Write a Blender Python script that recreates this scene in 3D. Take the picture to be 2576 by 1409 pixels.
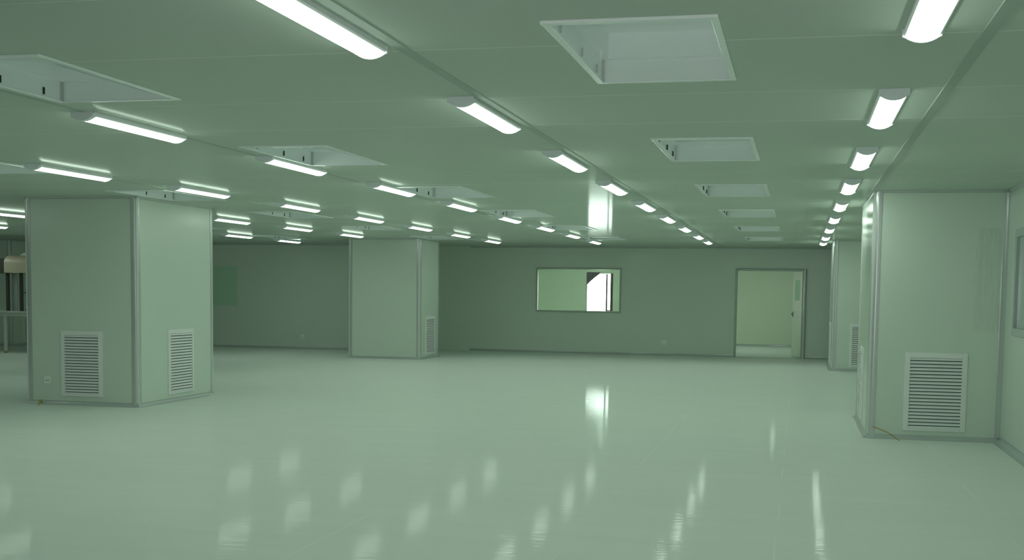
import bpy, math, random
from mathutils import Matrix, Vector

random.seed(7)
scene = bpy.context.scene
for o in list(bpy.data.objects):
    bpy.data.objects.remove(o)
COL = scene.collection

# ------------------------------------------------------------------ camera
cam_data = bpy.data.cameras.new('camera')
cam = bpy.data.objects.new('camera', cam_data)
COL.objects.link(cam)
F_PX = 3072.44
cam_data.sensor_width = 36.0
cam_data.lens = F_PX / 2576 * 36.0
cam_data.shift_y = 261.5 / 2576
cam_data.clip_start = 0.05
cam_data.clip_end = 300
_r = Vector((0.97353247, 0.22817438, 0.01307627))
_u = Vector((-0.03001205, 0.07091181, 0.99703099))
_f = Vector((-0.22656967, 0.97103448, -0.07588293))
cam.matrix_world = Matrix(((_r.x, _u.x, -_f.x, 0), (_r.y, _u.y, -_f.y, 0), (_r.z, _u.z, -_f.z, 1.5), (0, 0, 0, 1)))
scene.camera = cam

# ------------------------------------------------------------------ world, exposure
world = bpy.data.worlds.new('daylight')
scene.world = world
world.use_nodes = True
bg = world.node_tree.nodes['Background']
bg.inputs['Color'].default_value = (0.93, 1.0, 0.97, 1)
bg.inputs['Strength'].default_value = 18.0
scene.view_settings.view_transform = 'Standard'
scene.view_settings.look = 'None'
scene.view_settings.exposure = 0.0
scene.view_settings.gamma = 1.0
scene.view_settings.use_curve_mapping = False
scene.cycles.use_denoising = True
scene.cycles.max_bounces = 10
scene.cycles.diffuse_bounces = 6
scene.cycles.glossy_bounces = 5
scene.cycles.sample_clamp_indirect = 6.0
scene.cycles.caustics_reflective = False
scene.cycles.caustics_refractive = False

LAMP_STRENGTH = 11.6
LAMP_COLOR = (0.84, 1.0, 0.87)
# the photographer's flash, a small lamp just above the lens
fl_data = bpy.data.lights.new('camera_flash', 'SPOT')
fl_data.energy = 175.0
fl_data.spot_size = math.radians(64)
fl_data.spot_blend = 0.7
fl_data.color = (0.97, 0.99, 0.98)
fl_data.shadow_soft_size = 0.02
flash = bpy.data.objects.new('camera_flash', fl_data)
COL.objects.link(flash)
flash.location = (-0.03, 0.0, 1.575)
flash.rotation_euler = (math.radians(90), 0, math.radians(11))

H = 2.595            # ceiling height
WALL_R = 2.06        # right wall
WALL_L = -24.0
Y_FAR = 29.55        # far wall, front face
Y_FAR_LEFT = 28.35   # its left stretch stands nearer
Y_NEXT = 36.0        # back wall of the room behind the doorway

# ------------------------------------------------------------------ materials
def mat(name, color, rough=0.4, metal=0.0, spec=0.5, noise=0.0, nscale=3.0, bump=0.0, bscale=20.0,
        stretch=(1, 1, 1), coat=0.0, emit=None, estr=0.0):
    m = bpy.data.materials.new(name)
    m.use_nodes = True
    nt = m.node_tree
    b = nt.nodes['Principled BSDF']
    b.inputs['Base Color'].default_value = (*color, 1)
    b.inputs['Roughness'].default_value = rough
    b.inputs['Metallic'].default_value = metal
    b.inputs['Specular IOR Level'].default_value = spec
    b.inputs['Coat Weight'].default_value = coat
    b.inputs['Coat Roughness'].default_value = 0.08
    if emit:
        b.inputs['Emission Color'].default_value = (*emit, 1)
        b.inputs['Emission Strength'].default_value = estr
    tc = nt.nodes.new('ShaderNodeNewGeometry')
    mp = nt.nodes.new('ShaderNodeMapping')
    mp.inputs['Scale'].default_value = stretch
    nt.links.new(tc.outputs['Position'], mp.inputs['Vector'])
    if noise:
        n = nt.nodes.new('ShaderNodeTexNoise')
        n.inputs['Scale'].default_value = nscale
        n.inputs['Detail'].default_value = 4
        nt.links.new(mp.outputs[0], n.inputs['Vector'])
        mx = nt.nodes.new('ShaderNodeMix')
        mx.data_type = 'RGBA'
        mx.inputs['A'].default_value = (*[c * (1 - noise) for c in color], 1)
        mx.inputs['B'].default_value = (*[min(1, c * (1 + noise)) for c in color], 1)
        nt.links.new(n.outputs['Fac'], mx.inputs['Factor'])
        nt.links.new(mx.outputs['Result'], b.inputs['Base Color'])
    if bump:
        n2 = nt.nodes.new('ShaderNodeTexNoise')
        n2.inputs['Scale'].default_value = bscale
        n2.inputs['Detail'].default_value = 2
        nt.links.new(mp.outputs[0], n2.inputs['Vector'])
        bp = nt.nodes.new('ShaderNodeBump')
        bp.inputs['Strength'].default_value = 1.0
        bp.inputs['Distance'].default_value = bump
        nt.links.new(n2.outputs['Fac'], bp.inputs['Height'])
        nt.links.new(bp.outputs[0], b.inputs['Normal'])
    return m

def satin(m, k, p, rough):
    """swap the dielectric sheen for one that only shows at grazing angles (aged satin enamel)"""
    nt = m.node_tree
    b = nt.nodes['Principled BSDF']
    b.inputs['Specular IOR Level'].default_value = 0.0
    out = nt.nodes['Material Output']
    lw = nt.nodes.new('ShaderNodeLayerWeight')
    lw.inputs['Blend'].default_value = 0.5
    pw = nt.nodes.new('ShaderNodeMath'); pw.operation = 'POWER'; pw.inputs[1].default_value = p
    ml = nt.nodes.new('ShaderNodeMath'); ml.operation = 'MULTIPLY'; ml.inputs[1].default_value = k
    gl = nt.nodes.new('ShaderNodeBsdfGlossy')
    gl.inputs['Roughness'].default_value = rough
    gl.inputs['Color'].default_value = (0.93, 0.97, 0.93, 1)
    mx = nt.nodes.new('ShaderNodeMixShader')
    nt.links.new(lw.outputs['Facing'], pw.inputs[0])
    nt.links.new(pw.outputs[0], ml.inputs[0])
    nt.links.new(ml.outputs[0], mx.inputs[0])
    nt.links.new(b.outputs[0], mx.inputs[1])
    nt.links.new(gl.outputs[0], mx.inputs[2])
    nt.links.new(mx.outputs[0], out.inputs['Surface'])
    if b.inputs['Normal'].is_linked:
        nt.links.new(b.inputs['Normal'].links[0].from_socket, gl.inputs['Normal'])
    return m

M = {}
PANEL = (0.675, 0.765, 0.68)
CEIL = (0.58, 0.655, 0.585)
M['wall'] = mat('enamelled_wall_panel', PANEL, rough=0.22, noise=0.02, nscale=1.2, bump=0.0006, bscale=1.5)
M['ceiling'] = mat('enamelled_ceiling_panel', CEIL, rough=0.13, noise=0.02, nscale=1.0, bump=0.0003, bscale=1.2)
satin(M['ceiling'], 0.40, 16, 0.10)
M['strip'] = mat('grey_joint_strip', (0.42, 0.49, 0.43), rough=0.5, spec=0.2)
M['joint'] = mat('pale_joint_sealant', (0.86, 0.87, 0.80), rough=0.6, spec=0.1)
M['next_wall'] = mat('warm_wall_panel', (0.75, 0.83, 0.68), rough=0.4, noise=0.02)
M['trim'] = mat('aluminium_trim', (0.60, 0.62, 0.62), rough=0.25, metal=0.35)
M['cove'] = mat('grey_cove_trim', (0.50, 0.55, 0.53), rough=0.22, metal=0.15)
M['white_steel'] = mat('white_sheet_steel', (0.90, 0.95, 0.945), rough=0.22, bump=0.0006, bscale=4)
M['white_grille'] = mat('white_powder_coat', (0.84, 0.86, 0.85), rough=0.4)
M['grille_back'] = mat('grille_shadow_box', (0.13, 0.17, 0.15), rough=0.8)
M['cap'] = mat('lamp_end_cap_plastic', (0.88, 0.91, 0.96), rough=0.35)
M['tray'] = mat('lamp_tray_enamel', (0.88, 0.90, 0.92), rough=0.3)
M['diffuser'] = mat('lit_diffuser', (0.8, 0.85, 0.82), rough=0.3, emit=LAMP_COLOR, estr=LAMP_STRENGTH)
M['black'] = mat('black_plastic_and_shadow', (0.012, 0.014, 0.013), rough=0.5)  # door handle, and the painted shadow black of the housing clips
M['dark_metal'] = mat('dark_painted_steel', (0.055, 0.06, 0.05), rough=0.5)
M['beige'] = mat('beige_enamel', (0.62, 0.55, 0.42), rough=0.35, noise=0.05)
M['table_white'] = mat('pale_table_enamel', (0.55, 0.60, 0.55), rough=0.4)
M['green_glass'] = mat('green_tinted_glass', (0.50, 0.74, 0.58), rough=0.1, spec=0.6)
M['dark_glass'] = mat('dark_green_glass', (0.36, 0.47, 0.42), rough=0.12, spec=0.5)
M['frame_grey'] = mat('grey_window_frame', (0.42, 0.48, 0.44), rough=0.3, metal=0.2)
M['brown_frame'] = mat('brown_sash_frame', (0.10, 0.08, 0.075), rough=0.5)
M['cloth'] = mat('grey_cloth', (0.16, 0.15, 0.16), rough=0.9)
M['yellow'] = mat('yellow_plastic_tie', (0.40, 0.40, 0.10), rough=0.5)
M['brown_wire'] = mat('brown_wire', (0.35, 0.22, 0.05), rough=0.5)
M['outlet'] = mat('outlet_plate', (0.90, 0.92, 0.86), rough=0.35)

def clear_glass():
    m = bpy.data.materials.new('clear_window_glass')
    m.use_nodes = True
    nt = m.node_tree
    nt.nodes.clear()
    out = nt.nodes.new('ShaderNodeOutputMaterial')
    tr = nt.nodes.new('ShaderNodeBsdfTransparent')
    tr.inputs[0].default_value = (0.93, 0.98, 0.95, 1)
    gl = nt.nodes.new('ShaderNodeBsdfGlossy')
    gl.inputs['Roughness'].default_value = 0.02
    fr = nt.nodes.new('ShaderNodeFresnel')
    fr.inputs['IOR'].default_value = 1.45
    mx = nt.nodes.new('ShaderNodeMixShader')
    nt.links.new(fr.outputs[0], mx.inputs[0])
    nt.links.new(tr.outputs[0], mx.inputs[1])
    nt.links.new(gl.outputs[0], mx.inputs[2])
    nt.links.new(mx.outputs[0], out.inputs[0])
    return m
M['glass'] = clear_glass()

def film_material():
    m = bpy.data.materials.new('wrinkled_protective_film')
    m.use_nodes = True
    nt = m.node_tree
    b = nt.nodes['Principled BSDF']
    b.inputs['Base Color'].default_value = (0.72, 0.74, 0.70, 1)
    b.inputs['Roughness'].default_value = 0.3
    g = nt.nodes.new('ShaderNodeNewGeometry')
    mp = nt.nodes.new('ShaderNodeMapping')
    mp.inputs['Scale'].default_value = (45, 45, 2.2)
    n = nt.nodes.new('ShaderNodeTexNoise')
    n.inputs['Scale'].default_value = 1.0
    n.inputs['Detail'].default_value = 5
    nt.links.new(g.outputs['Position'], mp.inputs['Vector'])
    nt.links.new(mp.outputs[0], n.inputs['Vector'])
    mr = nt.nodes.new('ShaderNodeMapRange')
    mr.inputs['From Min'].default_value = 0.42
    mr.inputs['From Max'].default_value = 0.75
    mr.inputs['To Min'].default_value = 0.04
    mr.inputs['To Max'].default_value = 0.30
    nt.links.new(n.outputs['Fac'], mr.inputs['Value'])
    nt.links.new(mr.outputs[0], b.inputs['Alpha'])
    bp = nt.nodes.new('ShaderNodeBump')
    bp.inputs['Distance'].default_value = 0.004
    nt.links.new(n.outputs['Fac'], bp.inputs['Height'])
    nt.links.new(bp.outputs[0], b.inputs['Normal'])
    return m
M['film'] = film_material()

def floor_material():
    m = bpy.data.materials.new('glossy_epoxy_floor')
    m.use_nodes = True
    nt = m.node_tree
    L = nt.links
    b = nt.nodes['Principled BSDF']
    b.inputs['Roughness'].default_value = 0.16
    b.inputs['Specular IOR Level'].default_value = 0.5
    g = nt.nodes.new('ShaderNodeNewGeometry')
    # broad trowel streaks running across the room
    mp = nt.nodes.new('ShaderNodeMapping')
    mp.inputs['Scale'].default_value = (0.55, 3.2, 1)
    L.new(g.outputs['Position'], mp.inputs['Vector'])
    n1 = nt.nodes.new('ShaderNodeTexNoise')
    n1.inputs['Scale'].default_value = 1.3
    n1.inputs['Detail'].default_value = 6
    n1.inputs['Roughness'].default_value = 0.6
    L.new(mp.outputs[0], n1.inputs['Vector'])
    cr = nt.nodes.new('ShaderNodeMix')
    cr.data_type = 'RGBA'
    cr.inputs['A'].default_value = (0.70, 0.765, 0.71, 1)
    cr.inputs['B'].default_value = (0.78, 0.835, 0.785, 1)
    L.new(n1.outputs['Fac'], cr.inputs['Factor'])
    # hairline joints of the coating sheets
    sx = nt.nodes.new('ShaderNodeSeparateXYZ')
    L.new(g.outputs['Position'], sx.inputs[0])
    wob = nt.nodes.new('ShaderNodeTexNoise')
    wob.inputs['Scale'].default_value = 0.5
    L.new(g.outputs['Position'], wob.inputs['Vector'])
    total = None
    def lines(axis, positions, w, amp):
        nonlocal total
        for p in positions:
            a = nt.nodes.new('ShaderNodeMath'); a.operation = 'SUBTRACT'; a.inputs[1].default_value = p
            L.new(sx.outputs[axis], a.inputs[0])
            c = nt.nodes.new('ShaderNodeMath'); c.operation = 'MULTIPLY_ADD'
            c.inputs[1].default_value = amp; L.new(wob.outputs['Fac'], c.inputs[0]); L.new(a.outputs[0], c.inputs[2])
            d = nt.nodes.new('ShaderNodeMath'); d.operation = 'ABSOLUTE'; L.new(c.outputs[0], d.inputs[0])
            e = nt.nodes.new('ShaderNodeMath'); e.operation = 'LESS_THAN'; e.inputs[1].default_value = w
            L.new(d.outputs[0], e.inputs[0])
            if total is None:
                total = e
            else:
                s = nt.nodes.new('ShaderNodeMath'); s.operation = 'MAXIMUM'
                L.new(total.outputs[0], s.inputs[0]); L.new(e.outputs[0], s.inputs[1]); total = s
    lines(0, (-6.1, -4.0, -2.72, -1.28, -0.07, 1.35), 0.006, 0.05)
    lines(1, (13.9, 9.3), 0.012, 0.10)
    n3 = nt.nodes.new('ShaderNodeTexNoise'); n3.inputs['Scale'].default_value = 0.9
    L.new(g.outputs['Position'], n3.inputs['Vector'])
    mr = nt.nodes.new('ShaderNodeMapRange')
    mr.inputs['From Min'].default_value = 0.45; mr.inputs['From Max'].default_value = 0.62
    mr.inputs['To Max'].default_value = 0.55
    L.new(n3.outputs['Fac'], mr.inputs['Value'])
    mm = nt.nodes.new('ShaderNodeMath'); mm.operation = 'MULTIPLY'
    L.new(total.outputs[0], mm.inputs[0]); L.new(mr.outputs[0], mm.inputs[1])
    c2 = nt.nodes.new('ShaderNodeMix'); c2.data_type = 'RGBA'
    c2.inputs['B'].default_value = (0.88, 0.91, 0.86, 1)
    L.new(cr.outputs['Result'], c2.inputs['A']); L.new(mm.outputs[0], c2.inputs['Factor'])
    L.new(c2.outputs['Result'], b.inputs['Base Color'])
    # gentle waves that break up the mirror images
    mp2 = nt.nodes.new('ShaderNodeMapping')
    mp2.inputs['Scale'].default_value = (0.7, 8.0, 1)
    L.new(g.outputs['Position'], mp2.inputs['Vector'])
    n2 = nt.nodes.new('ShaderNodeTexNoise')
    n2.inputs['Scale'].default_value = 2.6
    n2.inputs['Detail'].default_value = 3
    L.new(mp2.outputs[0], n2.inputs['Vector'])
    bp = nt.nodes.new('ShaderNodeBump')
    bp.inputs['Distance'].default_value = 0.0007
    L.new(n2.outputs['Fac'], bp.inputs['Height'])
    L.new(bp.outputs[0], b.inputs['Normal'])
    return m
M['floor'] = satin(floor_material(), 0.19, 7, 0.055)

# ------------------------------------------------------------------ helpers
class MB:
    """collects shapes and links them as ONE mesh object"""
    def __init__(self):
        self.v, self.f = [], []
    def quad(self, a, b, c, d):
        n = len(self.v); self.v += [a, b, c, d]; self.f.append((n, n + 1, n + 2, n + 3)); return self
    def box(self, x0, x1, y0, y1, z0, z1):
        n = len(self.v)
        self.v += [(x0, y0, z0), (x1, y0, z0), (x1, y1, z0), (x0, y1, z0), (x0, y0, z1), (x1, y0, z1), (x1, y1, z1), (x0, y1, z1)]
        for q in ((0, 3, 2, 1), (4, 5, 6, 7), (0, 1, 5, 4), (1, 2, 6, 5), (2, 3, 7, 6), (3, 0, 4, 7)):
            self.f.append(tuple(n + i for i in q))
        return self
    def extrude(self, prof, a, b, fn):
        """closed profile of (p,q) swept from a to b; fn(p,q,t) gives the point"""
        n = len(self.v); k = len(prof)
        self.v += [fn(p, q, a) for p, q in prof] + [fn(p, q, b) for p, q in prof]
        for i in range(k):
            j = (i + 1) % k
            self.f.append((n + i, n + j, n + k + j, n + k + i))
        self.f.append(tuple(n + i for i in range(k))[::-1])
        self.f.append(tuple(n + k + i for i in range(k)))
        return self
    def tube(self, pts, r, seg=10):
        n0 = len(self.v); pts = [Vector(p) for p in pts]
        for i, p in enumerate(pts):
            t = (pts[min(i + 1, len(pts) - 1)] - pts[max(i - 1, 0)]).normalized()
            up = Vector((0, 0, 1)) if abs(t.z) < 0.9 else Vector((1, 0, 0))
            s = t.cross(up).normalized(); w = s.cross(t)
            for k in range(seg):
                a = 2 * math.pi * k / seg
                self.v.append(tuple(p + s * (r * math.cos(a)) + w * (r * math.sin(a))))
        for i in range(len(pts) - 1):
            for k in range(seg):
                a = n0 + i * seg + k; b = n0 + i * seg + (k + 1) % seg
                self.f.append((a, b, b + seg, a + seg))
        self.f.append(tuple(n0 + k for k in range(seg))[::-1])
        e = n0 + (len(pts) - 1) * seg
        self.f.append(tuple(e + k for k in range(seg)))
        return self
    def build(self, name, m, parent=None, smooth=False, bevel=0.0, fix=True):
        me = bpy.data.meshes.new(name)
        me.from_pydata(self.v, [], self.f)
        me.materials.append(m)
        if fix:
            import bmesh
            bm = bmesh.new(); bm.from_mesh(me)
            bmesh.ops.recalc_face_normals(bm, faces=bm.faces)
            bm.to_mesh(me); bm.free()
        o = bpy.data.objects.new(name, me)
        COL.objects.link(o)
        if parent:
            o.parent = parent
        if smooth:
            for p in me.polygons:
                p.use_smooth = True
            me.set_sharp_from_angle(angle=math.radians(40))
        if bevel:
            bv = o.modifiers.new('bevel', 'BEVEL'); bv.width = bevel; bv.segments = 2; bv.limit_method = 'ANGLE'
        return o

def tag(o, label=None, cat=None, group=None, kind=None):
    if label: o['label'] = label
    if cat: o['category'] = cat
    if group: o['group'] = group
    if kind: o['kind'] = kind
    return o

def thing(name, loc, label=None, cat=None, group=None, rz=0, kind=None):
    o = bpy.data.objects.new(name, None)
    o.empty_display_size = 0.2
    COL.objects.link(o)
    o.location = loc
    o.rotation_euler = (0, 0, rz)
    return tag(o, label, cat, group, kind)

def copy_tree(src, parent=None):
    c = src.copy(); COL.objects.link(c)
    if parent: c.parent = parent
    for ch in list(src.children):
        copy_tree(ch, c)
    return c

def struct(o):
    o['kind'] = 'structure'; return o

def holed(axis_u, axis_v, holes):
    """cells of a rectangle [u0,u1]x[v0,v1] that lie outside the holes"""
    us = sorted(set(min(max(u, axis_u[0]), axis_u[1]) for u in [*axis_u] + [h[0] for h in holes] + [h[1] for h in holes]))
    vs = sorted(set(min(max(v, axis_v[0]), axis_v[1]) for v in [*axis_v] + [h[2] for h in holes] + [h[3] for h in holes]))
    for i in range(len(us) - 1):
        for j in range(len(vs) - 1):
            cu, cv = (us[i] + us[i + 1]) / 2, (vs[j] + vs[j + 1]) / 2
            if not any(h[0] < cu < h[1] and h[2] < cv < h[3] for h in holes):
                yield us[i], us[i + 1], vs[j], vs[j + 1]

def slab(name, m, const, thick, urange, vrange, holes, plane):
    """wall or ceiling sheet with rectangular holes and returned hole edges"""
    mb = MB()
    def P(u, v, t):
        w = const + t * thick
        return {'xz': (u, w, v), 'yz': (w, u, v), 'xy': (u, v, w)}[plane]
    for u0, u1, v0, v1 in holed(urange, vrange, holes):
        for t in (0, 1):
            mb.quad(P(u0, v0, t), P(u1, v0, t), P(u1, v1, t), P(u0, v1, t))
    for u0, u1, v0, v1 in list(holes) + [(*urange, *vrange)]:
        for a, b in (((u0, v0), (u1, v0)), ((u1, v0), (u1, v1)), ((u1, v1), (u0, v1)), ((u0, v1), (u0, v0))):
            mb.quad(P(*a, 0), P(*b, 0), P(*b, 1), P(*a, 1))
    return struct(mb.build(name, m, fix=False))

# ------------------------------------------------------------------ the ceiling openings
OPEN_Y = [(4.95, 6.42), (8.77, 10.26), (12.48, 14.0), (16.25, 17.8), (20.2, 21.73), (24.1, 25.55)]
openings = []   # x0, x1, y0, y1, row, index
for i, (a, b) in enumerate(OPEN_Y):
    openings.append((-1.045, -0.355, a, b, 'right', i))
for i, (a, b) in enumerate([(5.24, 6.6), (8.86, 10.28), (12.5, 14.0), (16.2, 17.7), (19.95, 21.4), (24.0, 25.4)]):
    openings.append((-4.33 if i == 0 else -4.26, -3.56 if i < 2 else -3.5, a, b, 'middle', i))
for i, (a, b) in enumerate([(8.95, 10.7), (12.72, 14.25), (16.4, 17.9), (20.1, 21.5), (24.0, 25.4)]):
    openings.append((-7.78, -7.06, a, b, 'left', i))
for i, (a, b) in enumerate([(16.3, 17.8), (20.0, 21.5), (24.0, 25.4)]):
    openings.append((-11.3, -10.6, a, b, 'outer', i))
openings.append((-14.75, -14.05, 16.3, 17.8, 'corner', 0))

# ------------------------------------------------------------------ room shell
DOOR = (-1.45, 0.12, 0.0, 2.07)
WIN1 = (-6.28, -4.24, 1.04, 2.05)
WIN4 = (-6.16, -5.37, 0.90, 2.06)

fl = MB(); fl.box(WALL_L - .1, WALL_R + .1, -7.1, Y_NEXT + .1, -0.1, 0)
struct(fl.build('floor', M['floor']))
slab('ceiling', M['ceiling'], H, 0.012, (WALL_L - .1, WALL_R + .1), (-7.1, Y_NEXT + .1), [o[:4] for o in openings], 'xy')
slab('wall_far', M['wall'], Y_FAR, 0.10, (-8.9, WALL_R), (0, H), [DOOR, WIN1], 'xz')
slab('wall_far_left', M['wall'], Y_FAR_LEFT, 0.10, (WALL_L, -8.8), (0, H), [], 'xz')
slab('wall_right', M['wall'], WALL_R, 0.10, (-7, Y_NEXT), (0, H), [(10.9, 12.72, 1.20, 2.09)], 'yz')
slab('wall_left', M['wall'], WALL_L - .1, 0.10, (-7, Y_NEXT), (0, H), [], 'yz')
slab('wall_back', M['wall'], -7.0, -0.10, (WALL_L, WALL_R), (0, H), [], 'xz')
slab('wall_next_room', M['next_wall'], Y_NEXT, 0.10, (-9.0, WALL_R), (0, H), [WIN4], 'xz')
slab('wall_next_room_left', M['next_wall'], -9.0, 0.10, (Y_FAR_LEFT + .1, Y_NEXT), (0, H), [], 'yz')

# coved skirting: quarter-round hollow profile
def cove_prof(s=0.055, n=6):
    pr = [(0, 0), (s, 0)]
    for i in range(1, n):
        a = math.pi / 2 * i / n
        pr.append((s - s * math.sin(a), s - s * math.cos(a)))
    pr.append((0, s))
    return pr
def baseboard(name, segs, parent=None, s=0.055):
    mb = MB()
    for kind, c, a, b, sgn in segs:
        if kind == 'x':    # runs along x on the plane y=c, sticking out towards sgn*y
            mb.extrude(cove_prof(s), a, b, lambda p, q, t: (t, c + sgn * p, q))
        else:
            mb.extrude(cove_prof(s), a, b, lambda p, q, t: (c + sgn * p, t, q))
    o = mb.build(name, M['cove'], parent, smooth=True)
    return o if parent else struct(o)
baseboard('baseboard_far', [('x', Y_FAR, -8.0, DOOR[0] - .05, -1), ('x', Y_FAR, DOOR[1] + .05, WALL_R, -1)])
baseboard('baseboard_far_left', [('x', Y_FAR_LEFT, WALL_L, -8.8, -1)])
baseboard('baseboard_right', [('y', WALL_R, -7, 13.35, -1), ('y', WALL_R, 15.6, 25.0, -1), ('y', WALL_R, 27.2, Y_FAR, -1)], s=0.07)
baseboard('baseboard_next_room', [('x', Y_NEXT, -8.9, WALL_R, -1)])

# cornice in the angle of wall and ceiling
def cornice(name, segs, parent=None, s=0.035):
    mb = MB()
    for kind, c, a, b, sgn in segs:
        if kind == 'x':
            mb.extrude(cove_prof(s), a, b, lambda p, q, t: (t, c + sgn * p, H - q))
        else:
            mb.extrude(cove_prof(s), a, b, lambda p, q, t: (c + sgn * p, t, H - q))
    o = mb.build(name, M['cove'], parent, smooth=True)
    return o if parent else struct(o)
cornice('trim_1', [('x', Y_FAR, -8.0, WALL_R, -1)])
cornice('trim_2', [('x', Y_FAR_LEFT, WALL_L, -8.8, -1)])
cornice('trim_3', [('y', WALL_R, -7, 13.35, -1), ('y', WALL_R, 15.6, 25.0, -1)])

# raised cover strips over the long ceiling joints
def strip(name, x, w, y0=-7.0, y1=Y_FAR, d=0.005):
    mb = MB()
    mb.extrude([(-w / 2, 0), (w / 2, 0), (w / 2 - .002, -d), (-w / 2 + .002, -d)], y0, y1, lambda p, q, t: (x + p, t, H + q))
    return struct(mb.build(name, M['strip']))
strip('trim_4', -1.79, 0.06)
strip('trim_5', 0.735, 0.06, y1=13.3)
strip('trim_6', -4.43, 0.035)
strip('trim_7', -6.93, 0.035)
# hairline joints across the ceiling panels: thin shallow fins
for k, y in enumerate([3.12, 4.30, 5.45, 6.85, 8.0, 11.4, 12.3, 15.2, 19.0]):
    mm = MB()
    for u0, u1, v0, v1 in holed((WALL_L, WALL_R), (y - .0025, y + .0025), [o[:4] for o in openings if o[2] - .05 < y < o[3] + .05]):
        mm.box(u0, u1, y - .003, y + .003, H - .0006, H + .001)
    struct(mm.build('trim_%d' % (8 + k), M['joint']))

# ------------------------------------------------------------------ filter housings above the openings
ORD = ['nearest', 'second', 'third', 'fourth', 'fifth', 'farthest']
def housing(x0, x1, y0, y1, row, i):
    cx, cy = (x0 + x1) / 2, (y0 + y1) / 2
    where = {'right': 'right of the second lamp row from the right',
             'middle': 'right beside the third lamp row from the right',
             'left': 'left of the fourth lamp row from the right',
             'outer': 'left of the lamp row between the two left columns',
             'corner': 'at the extreme left edge of the room view'}[row]
    n = {'right': 6, 'middle': 6, 'left': 5, 'outer': 3, 'corner': 1}[row]
    o_ = 'only' if n == 1 else ('farthest' if i == n - 1 else ORD[i])
    t = thing('filter_housing', (cx, cy, H), '%s empty ceiling filter housing %s' % (o_, where), 'ceiling vent', 'open filter housings in the ceiling')
    hx, hy = (x1 - x0) / 2, (y1 - y0) / 2
    w = 0.035
    fr = MB()
    fr.box(-hx - .012, hx + .012, -hy - .012, -hy + w, -.014, 0)
    fr.box(-hx - .012, hx + .012, hy - .018, hy + .012, -.008, 0)
    fr.box(-hx - .012, -hx + .02, -hy + w, hy - .018, -.010, 0)
    fr.box(hx - .02, hx + .012, -hy + w, hy - .018, -.010, 0)
    fr.build('flange', M['white_steel'], t, bevel=0.003)
    bx = MB()
    ix, iy, a, b_ = hx - .012, hy - .012, 0.11, 0.24
    s = 0.035
    # lower collar, a small ledge, then the plenum up to its roof
    def ring(x, y, z0, z1):
        bx.quad((-x, -y, z0), (x, -y, z0), (x, -y, z1), (-x, -y, z1))
        bx.quad((x, -y, z0), (x, y, z0), (x, y, z1), (x, -y, z1))
        bx.quad((x, y, z0), (-x, y, z0), (-x, y, z1), (x, y, z1))
        bx.quad((-x, y, z0), (-x, -y, z0), (-x, -y, z1), (-x, y, z1))
    ring(ix, iy, -0.002, a)
    ring(ix - s, iy - s, a, b_)
    for q in (((-ix, -iy), (ix, -iy), (ix - s, -iy + s), (-ix + s, -iy + s)), ((ix, -iy), (ix, iy), (ix - s, iy - s), (ix - s, -iy + s)),
              ((ix, iy), (-ix, iy), (-ix + s, iy - s), (ix - s, iy - s)), ((-ix, iy), (-ix, -iy), (-ix + s, -iy + s), (-ix + s, iy - s))):
        bx.quad(*[(p[0], p[1], a) for p in q])
    bx.quad((-ix + s, -iy + s, b_), (ix - s, -iy + s, b_), (ix - s, iy - s, b_), (-ix + s, iy - s, b_))
    bx.build('plenum_box', M['white_steel'], t, fix=False)
    # folded steel corner seam and the duct collar in the roof
    for c0 in (-ix, ix - .012):
        sm = MB(); sm.box(c0, c0 + .012, iy - .018, iy, 0, a)
        sm.build('corner_seam', M['trim'], t)
    if i < 3:
        dc = MB(); seg = 24; r0 = .13
        for k in range(seg):
            a0, a1 = 2 * math.pi * k / seg, 2 * math.pi * (k + 1) / seg
            dc.quad((r0 * math.cos(a0), r0 * math.sin(a0), b_), (r0 * math.cos(a1), r0 * math.sin(a1), b_),
                    (r0 * math.cos(a1), r0 * math.sin(a1), b_ - .03), (r0 * math.cos(a0), r0 * math.sin(a0), b_ - .03))
        dc.build('duct_collar', M['white_steel'], t, smooth=True, fix=False)
    # retaining clips on the long sides, black standing in for their flash shadows
    for sx in (-1, 1):
        for fy in (-.62, .12, .72) if sx < 0 else (-.8, .35):
            c = MB(); xx = sx * ix
            yy = fy * iy
            c.box(min(xx, xx - sx * .009), max(xx, xx - sx * .009), yy - .005, yy + .005, .012, .052)
            c.build('clip_and_shadow', M['trim'] if (row == 'right' and i == 0 and sx < 0) else M['black'], t)  # left clips of the nearest right-row housing are bright metal in place of highlights
for o in openings:
    housing(*o)

# ------------------------------------------------------------------ lamps
LAMP_L = 1.22
def arc(n=12, c=0.063, z0=-0.036, sag=0.020):
    R = (c * c + sag * sag) / (2 * sag); a = math.asin(c / R)
    return [(R * math.sin(-a + 2 * a * i / n), z0 - (R * math.cos(-a + 2 * a * i / n) - (R - sag))) for i in range(n + 1)]
def lamp_proto():
    t = thing('ceiling_lamp', (0, 0, H))
    L = LAMP_L / 2
    tr = MB()
    tr.extrude([(-.074, 0), (.074, 0), (.077, -.022), (.068, -.029), (-.068, -.029), (-.077, -.022)], -L + .03, L - .012, lambda p, q, y: (p, y, q))
    tr.build('tray', M['tray'], t)
    df = MB()
    df.extrude([(-.064, -.028)] + arc() + [(.064, -.028)], -L + .042, L - .014, lambda p, q, y: (p, y, q))
    df.build('diffuser', M['diffuser'], t, smooth=True)
    cap_prof = [(-.079, 0), (-.079, -.032)] + [(p * 1.03, q - .002) for p, q in arc()] + [(.079, -.032), (.079, 0)]
    for y0, y1 in ((-L, -L + .042), (L - .014, L)):
        ec = MB(); ec.extrude(cap_prof, y0, y1, lambda p, q, y: (p, y, q))
        ec.build('end_cap', M['cap'], t, bevel=0.002)
    sc_ = MB(); sc_.box(.070, .084, -L + .004, -L + .018, -.012, -.002)
    sc_.build('cap_screw', M['trim'], t)
    return t
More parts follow.
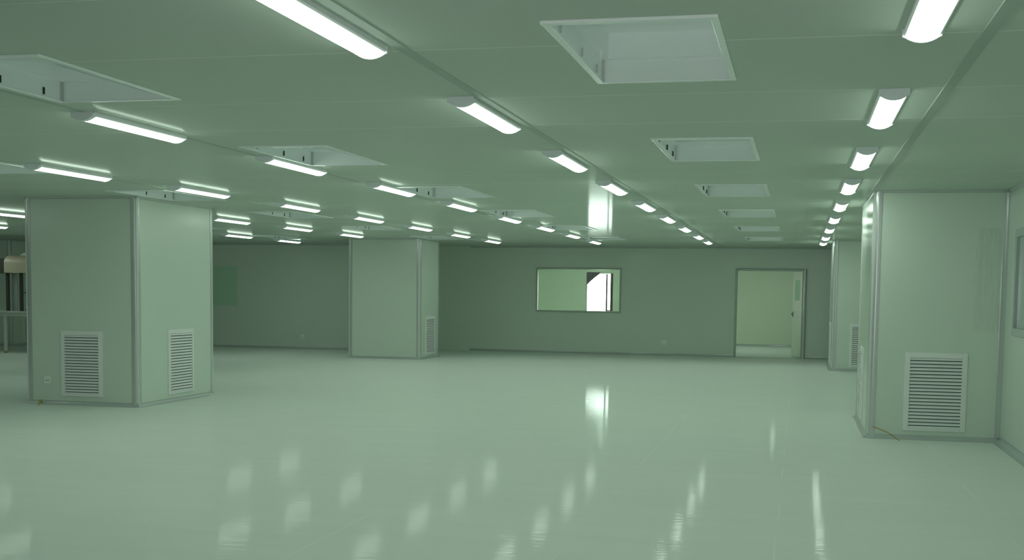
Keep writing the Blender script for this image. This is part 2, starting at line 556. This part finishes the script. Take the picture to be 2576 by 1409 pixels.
proto = lamp_proto()
NUM = ['first', 'second', 'third', 'fourth', 'fifth', 'sixth', 'seventh', 'eighth', 'ninth', 'tenth']
ROWS = [  # x per lamp, far-tip y, wording, seen index start
    ('rightmost row', [(0.46, y) for y in (5.36, 8.06, 10.68, 13.25, 15.9, 18.6, 21.45, 24.3, 26.75)]),
    ('second row from the right', [(-1.92, 5.34)] + [(-1.90, y) for y in (7.98, 10.62, 13.18, 15.84, 18.45, 21.2, 24.0, 26.45)]),
    ('third row from the right', [(-4.44, 8.2), (-4.36, 10.72), (-4.29, 13.2), (-4.26, 15.79), (-4.27, 18.5), (-4.25, 21.04), (-4.27, 23.74), (-4.31, 26.6)]),
    ('fourth row from the right', [(-6.80, 11.1), (-6.62, 13.35), (-6.50, 15.85), (-6.48, 18.45), (-6.46, 21.0), (-6.49, 23.7), (-6.52, 26.4)]),
    ('row between the left columns', [(-8.95, 18.85), (-8.82, 21.2), (-8.74, 23.7)]),
    ('row left of the big left column', [(-11.82, 17.0), (-11.42, 24.2), (-11.38, 26.7)]),
    ('short stretch at the extreme left edge', [(-14.55, 20.3), (-14.2, 23.6)]),
]
first = True
for row, spots in ROWS:
    for i, (x, y) in enumerate(spots):
        if first:
            o = proto; first = False
        else:
            o = copy_tree(proto)
        o.location = (x, y - LAMP_L / 2, H)
        tag(o, 'lit ceiling lamp, %s from the near end, %s' % (NUM[i], row), 'ceiling lamp', 'lit tube lamps on the ceiling')
# lamps of the same rows behind the camera and outside the view, and in the room past the doorway
for i, (x, y) in enumerate([(-1.92, 2.6), (-4.4, 5.5), (-6.8, 8.3), (-9.0, 8.0), (-11.6, 11.0),
                            (-9.0, 10.6), (-11.6, 13.6), (-14.4, 16.6), (-17.6, 23.6), (-17.6, 20.3), (-20.5, 22.0)]):
    o = copy_tree(proto)
    o.location = (x, y - LAMP_L / 2, H)
    tag(o, 'lit ceiling lamp of the same rows, outside the view', 'ceiling lamp', 'lit tube lamps outside the view')
for x, y in ((-0.6, 32.0), (-0.6, 34.2), (-3.0, 32.0), (-3.0, 34.2), (-5.4, 32.0), (-5.4, 34.2), (-7.8, 33.2)):
    o = copy_tree(proto)
    o.location = (x, y, H)
    tag(o, 'lit ceiling lamp of the room behind the far wall', 'ceiling lamp', 'lit lamps of the room behind the far wall')

# ------------------------------------------------------------------ columns
def quarter(cx, cy, r, a0, a1, n=8):
    return [(cx + r * math.cos(a0 + (a1 - a0) * i / n), cy + r * math.sin(a0 + (a1 - a0) * i / n)) for i in range(n + 1)]
def column(x0, x1, y0, y1, label, corners, r=0.055):
    """clad column; corners = which vertical corners carry rounded posts"""
    cx, cy = (x0 + x1) / 2, (y0 + y1) / 2
    t = thing('column', (cx, cy, 0), label, 'column')
    X0, X1, Y0, Y1 = x0 - cx, x1 - cx, y0 - cy, y1 - cy
    b = MB(); b.box(X0, X1, Y0, Y1, 0, H)
    b.build('cladding', M['wall'], t)
    for (sx, sy) in corners:
        kx = X0 if sx < 0 else X1; ky = Y0 if sy < 0 else Y1
        # round-nosed aluminium post standing slightly proud
        c = (kx - sx * (r - .008), ky - sy * (r - .008))
        a = math.atan2(sy, sx)
        pr = quarter(c[0], c[1], r, a - math.pi / 4, a + math.pi / 4, 10)
        d = .022
        if sx * sy > 0:
            pr = [(kx + sx * .006, ky - sy * (r + d))] + pr + [(kx - sx * (r + d), ky + sy * .006)]
        else:
            pr = [(kx - sx * (r + d), ky + sy * .006)] + pr + [(kx + sx * .006, ky - sy * (r + d))]
        pr += [(kx - sx * (r + d), ky - sy * .02), (kx - sx * .02, ky - sy * (r + d))] if sx * sy > 0 else [(kx - sx * .02, ky - sy * (r + d)), (kx - sx * (r + d), ky - sy * .02)]
        p = MB(); p.extrude(pr, 0.0, H - .001, lambda u, v, z: (u, v, z))
        p.build('corner_post', M['trim'], t, smooth=True)
    sg = [('x', Y0, X0, X1, -1), ('y', X0, Y0, Y1, -1), ('y', X1, Y0, Y1, 1), ('x', Y1, X0, X1, 1)]
    sg = [s for s in sg if not (s[0] == 'y' and s[4] == 1 and abs(x1 - WALL_R) < .02)]
    baseboard('base_cove', sg, parent=t, s=0.05)
    cornice('top_cove', sg, parent=t, s=0.03)
    return t
FR, FL, BR, BL = (1, -1), (-1, -1), (1, 1), (-1, 1)
column(-9.475, -7.93, 13.62, 15.62, 'big clad column at left with grilles low on both visible faces', [FR, FL, BR])
column(-9.54, -7.92, 25.15, 26.55, 'middle clad column near the far wall with one grille on its narrow right face', [FR, FL, BR])
column(0.735, WALL_R, 13.37, 15.7, 'big clad column at right against the wall with a large grille', [FL, BL], r=0.06)
column(0.66, WALL_R, 25.1, 27.2, 'distant clad column at right, seen past the big right column', [FL, BL], r=0.06)
column(-21.0, -18.8, 26.4, Y_FAR_LEFT, 'distant clad column at the extreme left behind the workbench', [FR])
# vertical aluminium angle where the big right column meets the wall
mb = MB(); mb.extrude(cove_prof(.05), 0.05, H - .03, lambda p, q, z: (WALL_R - p, 13.37 - q, z))
struct(mb.build('trim_20', M['cove'], smooth=True))

# ------------------------------------------------------------------ louvred grilles
def grille(center, w, h, face, label, n=20, rim=0.05):
    """face: '-y' faces the camera side, '+x' or '-x' face sideways"""
    rz = {'-y': 0, '+x': math.pi / 2, '-x': -math.pi / 2}[face]
    t = thing('vent_grille', center, label, 'vent grille', 'louvred return air grilles', rz=rz)
    d = .014
    fr = MB()
    fr.box(-w / 2, -w / 2 + rim, -d, 0, 0, h); fr.box(w / 2 - rim, w / 2, -d, 0, 0, h)
    fr.box(-w / 2 + rim, w / 2 - rim, -d, 0, 0, rim); fr.box(-w / 2 + rim, w / 2 - rim, -d, 0, h - rim, h)
    fr.build('frame', M['white_grille'], t, bevel=.003)
    inn = MB(); q = rim * .62
    for a, b_, c, e in ((-w / 2 + q, -w / 2 + rim, q, h - q), (w / 2 - rim, w / 2 - q, q, h - q)):
        inn.box(a, b_, -d - .005, -d, c, e)
    inn.box(-w / 2 + rim, w / 2 - rim, -d - .005, -d, q, rim); inn.box(-w / 2 + rim, w / 2 - rim, -d - .005, -d, h - rim, h - q)
    inn.build('core_frame', M['white_grille'], t)
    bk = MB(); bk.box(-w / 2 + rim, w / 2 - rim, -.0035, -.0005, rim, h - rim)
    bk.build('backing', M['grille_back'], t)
    lv = MB(); step = (h - 2 * rim) / n
    for i in range(n):
        z = rim + step * i
        # each blade slopes down and out
        y0, y1 = -.004, -d - .003
        lv.extrude([(y0, z + step * .99), (y0, z + step * .90), (y1, z + step * .28), (y1, z + step * .46)], -w / 2 + rim, w / 2 - rim, lambda p, q_, x: (x, p, q_))
    lv.build('louvres', M['white_grille'], t)
    return t
grille((-8.70, 13.62, 0.11), .575, .82, '-y', 'white louvred grille on the front face of the big left column')
grille((-7.93, 14.70, 0.10), .68, .84, '+x', 'white louvred grille on the right side face of the big left column')
grille((1.41, 13.37, 0.095), .62, .82, '-y', 'large white louvred grille on the front of the right column', rim=.052)
grille((0.735, 14.62, 0.09), .62, .82, '-x', 'white louvred grille seen edge-on on the left side of the right column')
grille((-7.92, 25.88, 0.09), .70, .83, '+x', 'white louvred grille on the narrow right face of the middle column')
grille((1.30, 25.1, 0.08), .60, .86, '-y', 'narrow strip of grille on the distant right column front')
grille((0.66, 26.2, 0.08), .70, .86, '-x', 'tiny edge-on grille on the side of the distant right column')
grille((-18.8, 27.14, 0.09), .52, .86, '+x', 'louvred grille on the distant column behind the workbench')

# ------------------------------------------------------------------ sockets
def outlet(loc, label, s=.086):
    t = thing('wall_outlet', loc, label, 'outlet', 'small white wall outlets')
    p = MB(); p.box(-s / 2, s / 2, -.010, 0, -s / 2, s / 2); p.build('plate', M['outlet'], t, bevel=.003)
    q = MB(); q.box(-.022, -.008, -.012, -.0095, .006, .012); q.box(-.022, .006, -.012, -.0095, -.014, -.008); q.box(.012, .026, -.012, -.0095, -.006, .002)
    q.build('socket_slots', M['grille_back'], t)
outlet((-9.19, 13.62, 0.305), 'square white outlet low on the big left column beside its grille', .09)
outlet((-3.14, Y_FAR, 0.31), 'small white outlet low on the far wall between window and doorway', .11)
outlet((-11.97, Y_FAR_LEFT, 0.30), 'small white outlet low on the far wall left of the middle column', .10)

# ------------------------------------------------------------------ windows
def window(name, x0, x1, z0, z1, y, w, m_frame, m_pane, depth=.03, inset=.04, label=None):
    t = thing(name, ((x0 + x1) / 2, y, z0), kind='structure')
    hx = (x1 - x0) / 2 - .004; h = z1 - z0 - .004
    f = MB()
    f.box(-hx - w, -hx, -depth, .02, -w, h + w); f.box(hx, hx + w, -depth, .02, -w, h + w)
    f.box(-hx, hx, -depth, .02, -w, 0); f.box(-hx, hx, -depth, .02, h, h + w)
    f.build('window_frame', m_frame, t, bevel=.004)
    p = MB(); p.box(-hx, hx, inset, inset + .008, 0, h)
    p.build('pane', m_pane, t)
    return t
window('window_1', *WIN1, Y_FAR, .035, M['frame_grey'], M['glass'])
window('window_2', -14.9, -13.71, 1.04, 2.03, Y_FAR_LEFT, .035, M['wall'], M['green_glass'], depth=.012, inset=-.008)
# right-hand wall window: runs out of the frame towards the camera
t = thing('window_3', (WALL_R, 11.81, 1.204), kind='structure')
f = MB(); hy, h, w = .904, .882, .075
f.box(-.022, .04, hy, hy + w, -w, h + w); f.box(-.022, .04, -hy - w, -hy, -w, h + w)
f.box(-.022, .04, -hy, hy, -w, 0); f.box(-.022, .04, -hy, hy, h, h + w)
f.build('window_frame', M['cove'], t, bevel=.004)
p = MB(); p.box(.012, .02, -hy, hy, 0, h); p.build('pane', M['dark_glass'], t)
# outer window of the room behind: brown sashes, right one ajar
t = thing('window_4', ((WIN4[0] + WIN4[1]) / 2, Y_NEXT, WIN4[2]), kind='structure')
hx, h = (WIN4[1] - WIN4[0]) / 2, WIN4[3] - WIN4[2]
f = MB(); f.box(-hx, -hx + .015, 0, .1, 0, h); f.box(hx - .075, hx, -.01, .1, 0, h); f.box(-hx, hx, 0, .1, h - .012, h); f.box(-hx, hx, 0, .1, 0, .02)
f.build('window_frame', M['brown_frame'], t)
f = MB(); f.box(hx - .21, hx - .165, .01, .06, .02, h - .02); f.box(hx - .165, hx - .075, .01, .06, .03, .075)
f.build('sash', M['brown_frame'], t)
# cloth hanging in the upper left corner of that window
cl = MB(); n = 10
pts = []
for i in range(n + 1):
    u = i / n
    pts.append((WIN4[0] + .39 * u, WIN4[3] - .012, WIN4[3] - .03 - .33 * (1 - u) ** 1.15))
for i in range(n):
    (xa, za, la), (xb, zb, lb) = pts[i], pts[i + 1]
    ya, yb = Y_NEXT - .03 + .012 * math.sin(i * 2.1), Y_NEXT - .03 + .012 * math.sin((i + 1) * 2.1)
    cl.quad((xa, ya, la), (xb, yb, lb), (xb, yb, zb + .04), (xa, ya, za + .04))
o = cl.build('hanging_cloth', M['cloth'], fix=False)
sd = o.modifiers.new('thickness', 'SOLIDIFY'); sd.thickness = .004
tag(o, 'dark grey triangular cloth in the upper left corner of the bright window', 'cloth')

# ------------------------------------------------------------------ doorway
t = thing('door_1', ((DOOR[0] + DOOR[1]) / 2, Y_FAR, 0), kind='structure')
hx = (DOOR[1] - DOOR[0]) / 2; h = DOOR[3]; w = .045
f = MB()
f.box(-hx - .03, -hx + .02, -.025, .12, 0, h + .03); f.box(hx - .02, hx + .05, -.03, .12, 0, h + .03)
f.box(-hx + .02, hx - .02, -.03, .12, h - .02, h + .035)
f.build('door_frame', M['frame_grey'], t, bevel=.012)
f = MB(); f.extrude(quarter(hx + .015, -.03, .03, math.pi, 2 * math.pi, 10), 0.0, h + .03, lambda u, v, z: (u, v, z))
f.build('frame_nosing', M['trim'], t, smooth=True)
leaf = bpy.data.objects.new('door_leaf', None)
bpy.data.objects.remove(leaf)
lf = MB(); Lw = .80
lf.box(0, Lw, -.02, .02, .012, h - .03)
leaf = lf.build('door_leaf', mat('door_leaf_enamel', (0.64, 0.73, 0.58), rough=0.35), t, bevel=.003)
leaf.location = (hx - .03, .14, 0)
leaf.rotation_euler = (0, 0, math.pi / 2 + .27)
g = MB(); g.box(.18, Lw - .18, .019, .024, 1.36, 1.86); g.build('door_window', M['green_glass'], leaf)
g = MB(); g.box(.16, Lw - .16, .0195, .022, 1.34, 1.88); g.build('window_rim', M['white_grille'], leaf)
hd = MB(); hd.tube([(Lw - .06, .02, 1.03), (Lw - .06, .065, 1.03), (Lw - .17, .07, 1.03)], .011); hd.box(Lw - .085, Lw - .035, .018, .026, .96, 1.09)
hd.tube([(Lw - .06, -.02, 1.03), (Lw - .06, -.065, 1.03), (Lw - .17, -.07, 1.03)], .011)
hd.build('door_handle', M['black'], leaf)

# ------------------------------------------------------------------ small things
# torn protective film on the right column
fm = MB(); nx, nz = 24, 26
def fp(i, j):
    u, v = i / nx, j / nz
    x = 1.745 + .27 * u + .02 * (1 - v) * 0
    z = 1.15 + 1.07 * v - .015 * u
    y = 13.37 - .004 - .004 * abs(math.sin(u * 19 + 1.3 * math.sin(v * 5))) 
    return (x + (.008 * math.sin(v * 23) if i == 0 else 0) + .03 * v * (1 - u), y, z)
for i in range(nx):
    for j in range(nz):
        fm.quad(fp(i, j), fp(i + 1, j), fp(i + 1, j + 1), fp(i, j + 1))
o = fm.build('protective_film', M['film'], smooth=True, fix=False)
tag(o, 'hazy wrinkled sheet of protective film stuck on the right column', 'plastic film')
# brown wire leaning out of the foot of the right column
w_ = MB(); w_.tube([(.80, 13.33, .125), (.88, 13.30, .10), (.95, 13.26, .075), (1.01, 13.22, .035), (1.06, 13.18, .006)], .0045, 8)
tag(w_.build('loose_wire', M['brown_wire'], smooth=True), 'thin brown wire lying at the foot of the right column', 'wire')
w_ = MB(); w_.tube([(-9.24, 13.55, .05), (-9.245, 13.53, .045), (-9.235, 13.50, .02), (-9.22, 13.47, .008)], .009, 8)
w_.box(-9.262, -9.222, 13.545, 13.562, .02, .06)
tag(w_.build('tape_scrap', M['yellow'], smooth=False), 'scrap of yellow tape at the foot of the big left column', 'tape')

# workbench and machine at the extreme left
TX, TY = -17.35, 23.6
t = thing('workbench', (TX, TY, 0), 'pale steel workbench at the extreme left behind the column', 'table')
b = MB(); b.box(-1.6, 1.6, -.1, .75, .88, .915); b.build('table_top', M['table_white'], t, bevel=.004)
b = MB(); b.box(-1.55, 1.55, -.07, -.04, .81, .88); b.box(-1.55, 1.55, .68, .71, .81, .88); b.build('apron', M['table_white'], t)
for lx, ly in ((.44, -.05), (-1.5, -.05), (1.5, .68), (-1.5, .68), (1.5, -.05)):
    b = MB(); b.box(lx - .025, lx + .025, ly - .025, ly + .025, .04, .83)
    lg = b.build('leg', M['table_white'], t)
    b = MB(); b.extrude(quarter(lx, ly, .032, 0, 2 * math.pi * 11 / 12, 11), 0, .045, lambda u, v, z: (u, v, z)); b.build('foot', M['brown_wire'], lg)
t = thing('machine_housing', (TX - .03, TY + .3, .915), 'beige rounded machine housing on dark posts above the workbench', 'machine')
b = MB()
pr = [(-.20, .84), (-.20, 1.06)] + [(-.20 + .2 * (1 - math.cos(a)), 1.06 + .16 * math.sin(a)) for a in [math.pi / 2 * k / 6 for k in range(1, 7)]] + [(.25, 1.22), (.25, .84)]
b.extrude(pr, .35, 1.45, lambda p, q, x: (x, p, q)); b.build('housing', M['beige'], t, smooth=True)
b = MB(); b.box(-.6, .35, -.1, .22, .83, 1.17); b.build('motor_end', M['dark_metal'], t, bevel=.01)
for px in (.29, .63):
    b = MB(); b.box(px - .03, px + .03, -.02, .04, 0, .85); b.build('post', M['dark_metal'], t)
b = MB(); b.box(.33, .46, .10, .13, 0, .84); b.build('back_plate', M['cove'], t)
b = MB(); b.box(.66, 1.2, 0, .02, .40, .42); b.build('cross_bar', M['dark_metal'], t)
b = MB(); b.box(.66, .84, -.05, .1, 1.22, 1.255); b.box(.71, .79, -.03, .05, 1.255, 1.28); b.build('lid', M['outlet'], t, bevel=.004)
